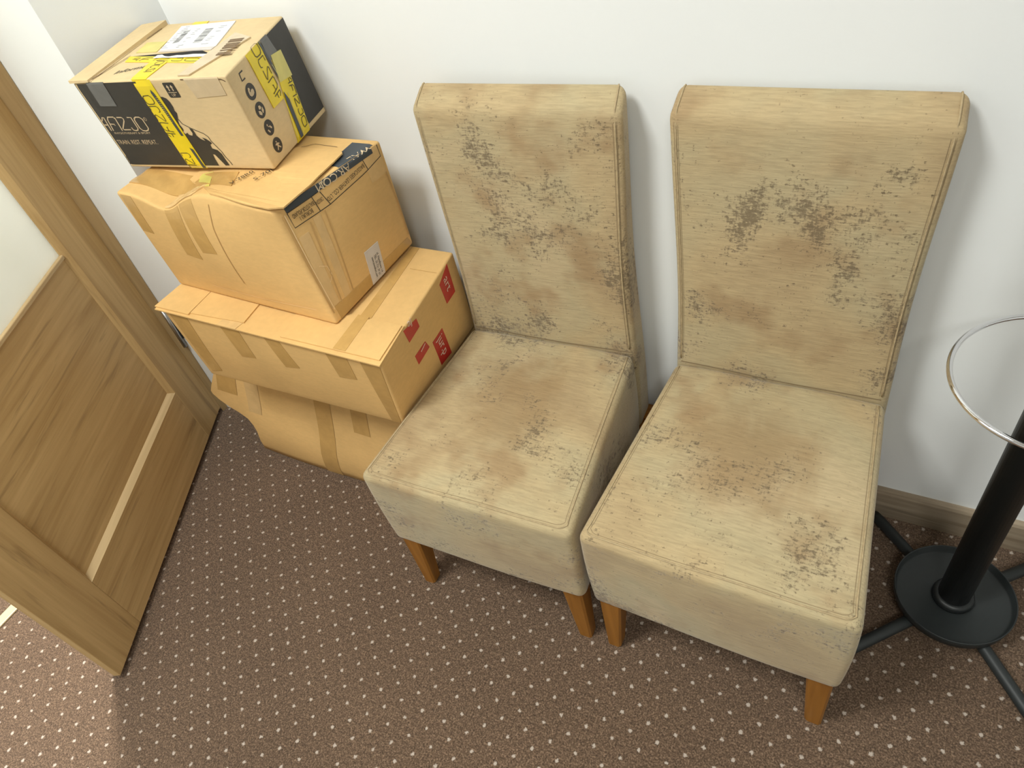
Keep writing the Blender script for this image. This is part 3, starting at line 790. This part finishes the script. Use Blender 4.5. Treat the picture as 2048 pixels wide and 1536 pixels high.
# --- top box: black and tan print, yellow tape
O1 = (-0.12, -0.16, 0.912)
t1 = thing('printed_parcel_box', 'black and tan printed parcel box with yellow tape on top of the stack', 'box', O1, 0, STACK)
b1 = Soft([(-.288, -.293, .912), (.088, -.247, .912), (.038, -.017, .912), (-.335, -.065, .912), (-.247, -.328, 1.11), (.116, -.281, 1.11), (.029, -.026, 1.11), (-.340, -.066, 1.11)], D_none, 0.004, O1)
b1.body('body', M['card_pale'], t1, 24)
K = 0.0005
b1.poly('printed_panel', 'front', [[(.004, .985), (.43, .985), (.45, .036), (.004, .036)]], M['ink'], t1, K)
MAN = [(0.464, 0.824), (0.516, 0.818), (0.545, 0.824), (0.565, 0.805), (0.573, 0.769), (0.575, 0.718), (0.569, 0.675), (0.575, 0.652), (0.565, 0.608), (0.551, 0.563), (0.546, 0.525), (0.551, 0.494), (0.551, 0.463), (0.54, 0.44), (0.548, 0.417), (0.565, 0.432), (0.568, 0.409), (0.587, 0.397), (0.598, 0.424), (0.595, 0.486), (0.613, 0.47), (0.615, 0.439), (0.615, 0.4), (0.629, 0.361), (0.653, 0.337), (0.643, 0.376), (0.665, 0.361), (0.682, 0.329), (0.688, 0.309), (0.67, 0.293), (0.668, 0.249), (0.698, 0.229), (0.711, 0.184), (0.714, 0.109), (0.719, 0.046), (0.692, 0.041), (0.675, 0.117), (0.662, 0.175), (0.65, 0.179), (0.646, 0.125), (0.646, 0.04), (0.44, 0.036), (.44, .5)]
b1.poly('printed_silhouette', 'front', [MAN], M['ink'], t1, K)
ARM = [(0.559, 0.586), (0.567, 0.533), (0.598, 0.494), (0.634, 0.454), (0.668, 0.423), (0.687, 0.384), (0.689, 0.337), (0.704, 0.273), (0.719, 0.208), (0.723, 0.151), (0.735, 0.093), (.74, .05)]
b1.strokes('printed_silhouette', 'front', [ARM], 0.0016, M['ink'], t1, K + .0001)
LOGO = [[(0.044, 0.463), (0.052, 0.62), (0.042, 0.62), (0.024, 0.577)], [(0.022, 0.533), (0.046, 0.532)], [(0.059, 0.463), (0.070, 0.590), (0.083, 0.623), (0.125, 0.622), (0.124, 0.604)], [(0.064, 0.544), (0.097, 0.539), (0.096, 0.522)], [(0.131, 0.617), (0.124, 0.462)],
        [(0.145, 0.617), (0.180, 0.616), (0.187, 0.600), (0.182, 0.575), (0.137, 0.486), (0.142, 0.474), (0.19, 0.474)], [(0.218, 0.615), (0.246, 0.614), (0.246, 0.49), (0.238, 0.468), (0.222, 0.463), (0.207, 0.470), (0.204, 0.500)],
        [(0.265, 0.602), (0.281, 0.617), (0.305, 0.615), (0.318, 0.590), (0.320, 0.490), (0.310, 0.467), (0.293, 0.458), (0.272, 0.463), (0.261, 0.490), (0.260, 0.575), (0.265, 0.602)]]
b1.strokes('logo', 'front', LOGO, 0.0026, M['print_tan'], t1, K + .0004)
b1.text('lettering', 'front', .054, .422, 'PHYSIOTHERAPY & SPORT', 0.0048, M['print_tan'], t1, width=0.096, off=K + .0004)
b1.text('lettering', 'front', .030, .300, 'TRAIN. REST. REPEAT.', 0.0105, M['print_tan'], t1, width=0.107, off=K + .0004)
ci = lambda cx, cy, rx, ry, n=28: [(cx + rx * math.cos(2*math.pi*i/n), cy + ry * math.sin(2*math.pi*i/n)) for i in range(n)]
b1.strokes('logo', 'front', [ci(.337, .592, .010, .018) + [(.347, .592)]], 0.0007, M['print_tan'], t1, K + .0004)
b1.text('logo', 'front', .3325, .584, 'R', 0.0036, M['print_tan'], t1, off=K + .0004)
# UP mark
def rrect(x0, y0, x1, y1, rx, ry):
    o = []
    for cx, cy, a0_ in ((x1 - rx, y1 - ry, 0), (x0 + rx, y1 - ry, 90), (x0 + rx, y0 + ry, 180), (x1 - rx, y0 + ry, 270)):
        for i in range(5):
            a = math.radians(a0_ + 22.5 * i); o.append((cx + rx * math.cos(a), cy + ry * math.sin(a)))
    return o
b1.poly('handling_mark', 'front', [rrect(.594, .812, .664, .963, .008, .015)], M['ink'], t1, K)
arrow = lambda x: [[(x - .0035, .880), (x + .0035, .880), (x + .0035, .918), (x - .0035, .918)], [(x - .009, .915), (x + .009, .915), (x, .942)]]
b1.poly('handling_mark', 'front', arrow(.617) + arrow(.641) + [[(.602, .862), (.656, .862), (.656, .868), (.602, .868)]], M['print_tan'], t1, K + .0004)
b1.text('handling_mark', 'front', .616, .826, 'UP', 0.0056, M['print_tan'], t1, off=K + .0004)
g_ = b1.patch('tape', 'front', [(.088, .745), (.204, .742), (.213, .995), (.094, .995)], M['tape_grey'], t1, K + .0008)
tag(g_, 'cloudy clear tape over the black print')
b1.patch('tape', 'front', [(.76, .80), (.95, .82), (.95, .995), (.74, .995)], M['tape_pale'], t1, K + .0003)
# yellow tape down the front with the logo running along it
def tape_logo(b, face, org, along, across, lines_w, parent, mat, k0=0, k1=8, off=K + .0012):
    # logo box: x .02..33, y .455..625 mapped to (along, across) vectors in (s, t)
    out = []
    for ln in LOGO[k0:k1]:
        out.append([(org[0] + along[0] * (x - .02) / .31 + across[0] * (y - .455) / .17, org[1] + along[1] * (x - .02) / .31 + across[1] * (y - .455) / .17) for x, y in ln])
    b.strokes('lettering', face, out, lines_w, mat, parent, off)
ytag = lambda o: tag(o, 'yellow printed tape')
ytag(b1.patch('tape', 'front', [(.434, -.006), (.553, -.006), (.527, 1.0), (.411, 1.0)], M['yellow'], t1, K + .0007, 4, 16))
tape_logo(b1, 'front', (.487, .385), (-.012, .475), (-.062, 0), .0016, t1, M['ink'])
tape_logo(b1, 'front', (.502, -.09), (-.012, .39), (-.062, 0), .0016, t1, M['ink'], 2, 7)
ruler = [(.498, .905), (.508, .87), (.521, .70), (.531, .40), (.514, .40), (.500, .70), (.490, .87)]
b1.poly('lettering', 'front', [ruler, [(.519, .26), (.538, .24), (.548, .01), (.528, .01)]], M['ink_slate'], t1, K + .0011)
b1.strokes('lettering', 'front', [[(.502, .82 - i * .02), (.516, .818 - i * .02)] for i in range(14)], .0008, M['yellow'], t1, K + .0014)
# right side: icons, black panel, tapes
b1.poly('printed_panel', 'right', [[(.60, .985), (.992, .985), (.992, .055), (.68, .055)]], M['ink'], t1, K)
cc = [(.177, .732), (.178, .542), (.176, .356), (.172, .163)]
RX_, RY_ = .062, .078
discs = [b1.poly('icon', 'right', [ci(x, y, RX_, RY_)], M['ink'], t1, K) for x, y in cc]
def ip(c, pts): return [(c[0] + a * RX_ * .62, c[1] + b * RY_ * .62) for a, b in pts]
icons = [ip(cc[0], [(-.5, .95), (-.1, .85), (-.05, .45), (-.35, .3), (-.3, -.05), (.1, .25), (.7, .3), (.95, -.1), (.75, -.6), (.2, -.85), (-.5, -.8), (-.9, -.3), (-.8, .4)]),
         ip(cc[1], [(-.2, .95), (.4, .8), (.55, .3), (.1, .1), (-.4, .3)]), ip(cc[1], [(-.8, .2), (-.2, -.1), (.1, -.7), (-.3, -1), (-.9, -.5)]), ip(cc[1], [(.3, -.1), (.9, .3), (.9, -.5), (.4, -.9), (.2, -.5)]),
         ip(cc[2], [(-.75, .55), (-.45, .7), (-.25, .25), (.25, -.05), (.35, -.35), (.7, -.55), (.85, -.2), (.55, 0), (.6, .2), (.3, .3), (.2, .15), (-.2, .4), (-.1, .75), (-.3, .95)]),
         ip(cc[2], [(-.95, -.2), (-.6, -.1), (-.2, -.8), (-.5, -.95)]),
         ip(cc[3], [(-.25, .95), (.05, .95), (.1, .65), (-.2, .6)]), ip(cc[3], [(-.6, .5), (.1, .5), (.75, .1), (.6, -.1), (.2, .1), (.3, -.3), (.8, -.8), (.55, -.95), (0, -.4), (-.5, -.95), (-.75, -.8), (-.3, -.2), (-.35, .15), (-.8, .2)])]
for k, pc in zip((0, 1, 1, 1, 2, 2, 3, 3), icons): b1.poly('pictogram', 'right', [pc], M['print_tan'], discs[k], K + .0004, 0.5)
b1.strokes('handling_mark', 'right', [[(.199, .925), (.150, .925), (.142, .858), (.190, .858)]], 0.0030, M['ink'], t1, K)
ytag(b1.patch('tape', 'right', [(.424, -.004), (.661, -.004), (.740, .58), (.559, .60)], M['yellow'], t1, K + .0007, 8, 12))
ytag(b1.patch('tape', 'right', [(.335, .455), (.512, .45), (.530, .995), (.315, .995)], M['yellow'], t1, K + .0014, 8, 12))
yp = b1.patch('tape', 'right', [(.556, .585), (.752, .545), (.754, .80), (.600, .83)], M['yellow_pale'], t1, K + .0019, 8, 8); tag(yp, 'faded yellow tape')
b1.patch('tape', 'right', [(.560, .80), (.715, .77), (.665, .995), (.56, .995)], M['tape_grey'], t1, K + .0012, 6, 8)
b1.poly('lettering', 'right', [[(.520, .995), (.545, .995), (.590, .62), (.560, .62)], [(.520, .40), (.545, .50), (.570, .40), (.530, .02), (.485, .02)]], M['ink_slate'], t1, K + .0018)
b1.strokes('lettering', 'right', [[(.508, .46), (.440, .02)], [(.590, .46), (.545, .02)], [(.533, .995), (.577, .62)]], .0012, M['yellow_pale'], t1, K + .0022)
tape_logo(b1, 'right', (.405, .485), (.000, .55), (.105, 0), .0017, t1, M['ink'], 0, 8, K + .0022)
tape_logo(b1, 'right', (.655, .555), (-.070, -.50), (.072, 0), .0017, t1, M['ink'], 0, 8, K + .0015)
# top: slit between the flaps, tapes, label, bar codes
b1.poly('slot', 'top', [[(.199, .395), (.300, .405), (.68, .434), (.74, .385), (.74, .355), (.60, .350), (.50, .336), (.40, .362)]], M['inside_shade'], t1, K)  # opening drawn as a flat dark patch, the shade inside painted
ytag(b1.patch('tape', 'top', [(.215, .300), (.786, .217), (.774, .318), (.205, .392)], M['yellow'], t1, K + .0007, 16, 4))
ytag(b1.patch('tape', 'top', [(.404, .004), (.505, .004), (.53, .30), (.405, .33)], M['yellow'], t1, K + .0010, 6, 10))
yp = b1.patch('tape', 'top', [(.215, .455), (.364, .45), (.353, .635), (.208, .635)], M['yellow_pale'], t1, K + .0005); tag(yp, 'yellow tape under clear tape')
yp = b1.patch('tape', 'top', [(.40, .905), (.505, .925), (.502, .995), (.40, .995)], M['yellow'], t1, K + .0005); ytag(yp)
tape_logo(b1, 'top', (.25, .310), (.50, -.070), (.000, .052), .0013, t1, M['ink'], 0, 8, K + .0012)
tape_logo(b1, 'top', (.43, .02), (.030, .26), (.055, .0), .0013, t1, M['ink'], 4, 8, K + .0015)
bag = [(.40, .325), (.409, .374), (.44, .380), (.47, .352), (.502, .340), (.55, .357), (.59, .352), (.66, .362), (.754, .350), (.76, .305), (.65, .312), (.55, .315), (.47, .325)]
b = b1.poly('plastic_bag', 'top', [bag], M['white'], t1, K + .0020); tag(b, 'white plastic showing through the slit')
lab = b1.patch('shipping_label', 'top', [(.383, .446), (.753, .476), (.708, .945), (.336, .910)], M['white'], t1, K + .0013, 10, 10)
tag(lab, 'white shipping label')
bars = []
for (ax, ay), (bx, by), (dx, dy), n in (((.418, .575), (.455, .60), (-.010, .235), 16), ((.565, .560), (.618, .568), (-.014, .26), 18)):
    r = random.Random(n)
    for i in range(n):
        k = i / n; h = r.choice((.25, .4, .7)) / n
        bars.append([(ax + dx*k, ay + dy*k), (bx + dx*k, by + dy*k), (bx + dx*(k+h), by + dy*(k+h)), (ax + dx*(k+h), ay + dy*(k+h))])
for q in (bars[:16], bars[16:]): b1.poly('barcode', 'top', q, M['grey_print'], lab, K + .0018, 0.5)['kind'] = 'stuff'
lines = []
r = random.Random(3)
for c0 in (.475, .635, .37):
    for i in range(13):
        t_ = .50 + i * .032; l_ = r.uniform(.02, .06)
        if r.random() < .8: lines.append([(c0 + r.uniform(0, .01), t_), (c0 + l_ * .9, t_ + .004)])
b1.strokes('label_print', 'top', lines, 0.0012, M['grey_print'], lab, K + .0018)['kind'] = 'stuff'
b1.patch('tape', 'top', [(.383, .440), (.745, .425), (.753, .478), (.383, .466)], M['white_grey'], t1, K + .0017, 8, 2)
for qa, qb, qd, n, mt in (((.016, .385), (.100, .372), (-.004, .262), 10, 'ink_brown'), ((.826, .303), (.912, .318), (-.010, .285), 8, 'ink_brown')):
    bb = []; r = random.Random(n * 7)
    for i in range(n):
        k = i / n; h = r.choice((.3, .5, .75)) / n
        bb.append([(qa[0] + qd[0]*k, qa[1] + qd[1]*k), (qb[0] + qd[0]*k, qb[1] + qd[1]*k), (qb[0] + qd[0]*(k+h), qb[1] + qd[1]*(k+h)), (qa[0] + qd[0]*(k+h), qa[1] + qd[1]*(k+h))])
    b1.poly('barcode', 'top', bb, M[mt], t1, K + .0031, 0.5)['kind'] = 'stuff'
b1.patch('tape', 'top', [(.070, .004), (.130, .004), (.195, .985), (.065, .985)], M['tape_pale'], t1, K + .0009, 6, 14)
b1.patch('tape', 'top', [(.705, .02), (.775, .02), (.935, .60), (.80, .70)], M['tape_pale'], t1, K + .0026, 6, 14)
# left cover flap standing slightly proud, and the worn front edge
def proud(q, h):
    return lidflap(b1, 'flap', q, t1, M['card_pale'], 0.0002, h, 8)
vs = []
q = [(-.012, -.012), (.118, -.006), (.197, .985), (-.004, .99)]
for o in (0.0032, 0.0001):
    for (s, t), e in zip(q, (0.002, .001, .006, .0)):
        p = b1.S(s, t, 1); vs.append(b1.loc((p[0], p[1], p[2] + o - (0.0 if o < .001 else 0) + (e if o > .001 else 0))))
fp = link('flap', vs, [(0, 1, 2, 3), (7, 6, 5, 4), (0, 4, 5, 1), (1, 5, 6, 2), (2, 6, 7, 3), (3, 7, 4, 0)], M['card_pale'], t1)
for ln in ([(.125, .03), (.160, .22), (.205, .40)], [(.175, .70), (.192, .90)]): b1.strokes('crease', 'top', [ln], 0.0022, M['ink_brown'], t1, K + .0012)
b1.strokes('crease', 'front', [[(.72, .985), (.85, .975), (.965, .972), (.985, .95)]], 0.0022, M['ink_brown'], t1, K)
b1.text('handwriting', 'top', .235, .105, 'Informuj', 0.013, M['ink_line'], t1, width=.078, rot=17, off=K, shear=.5)
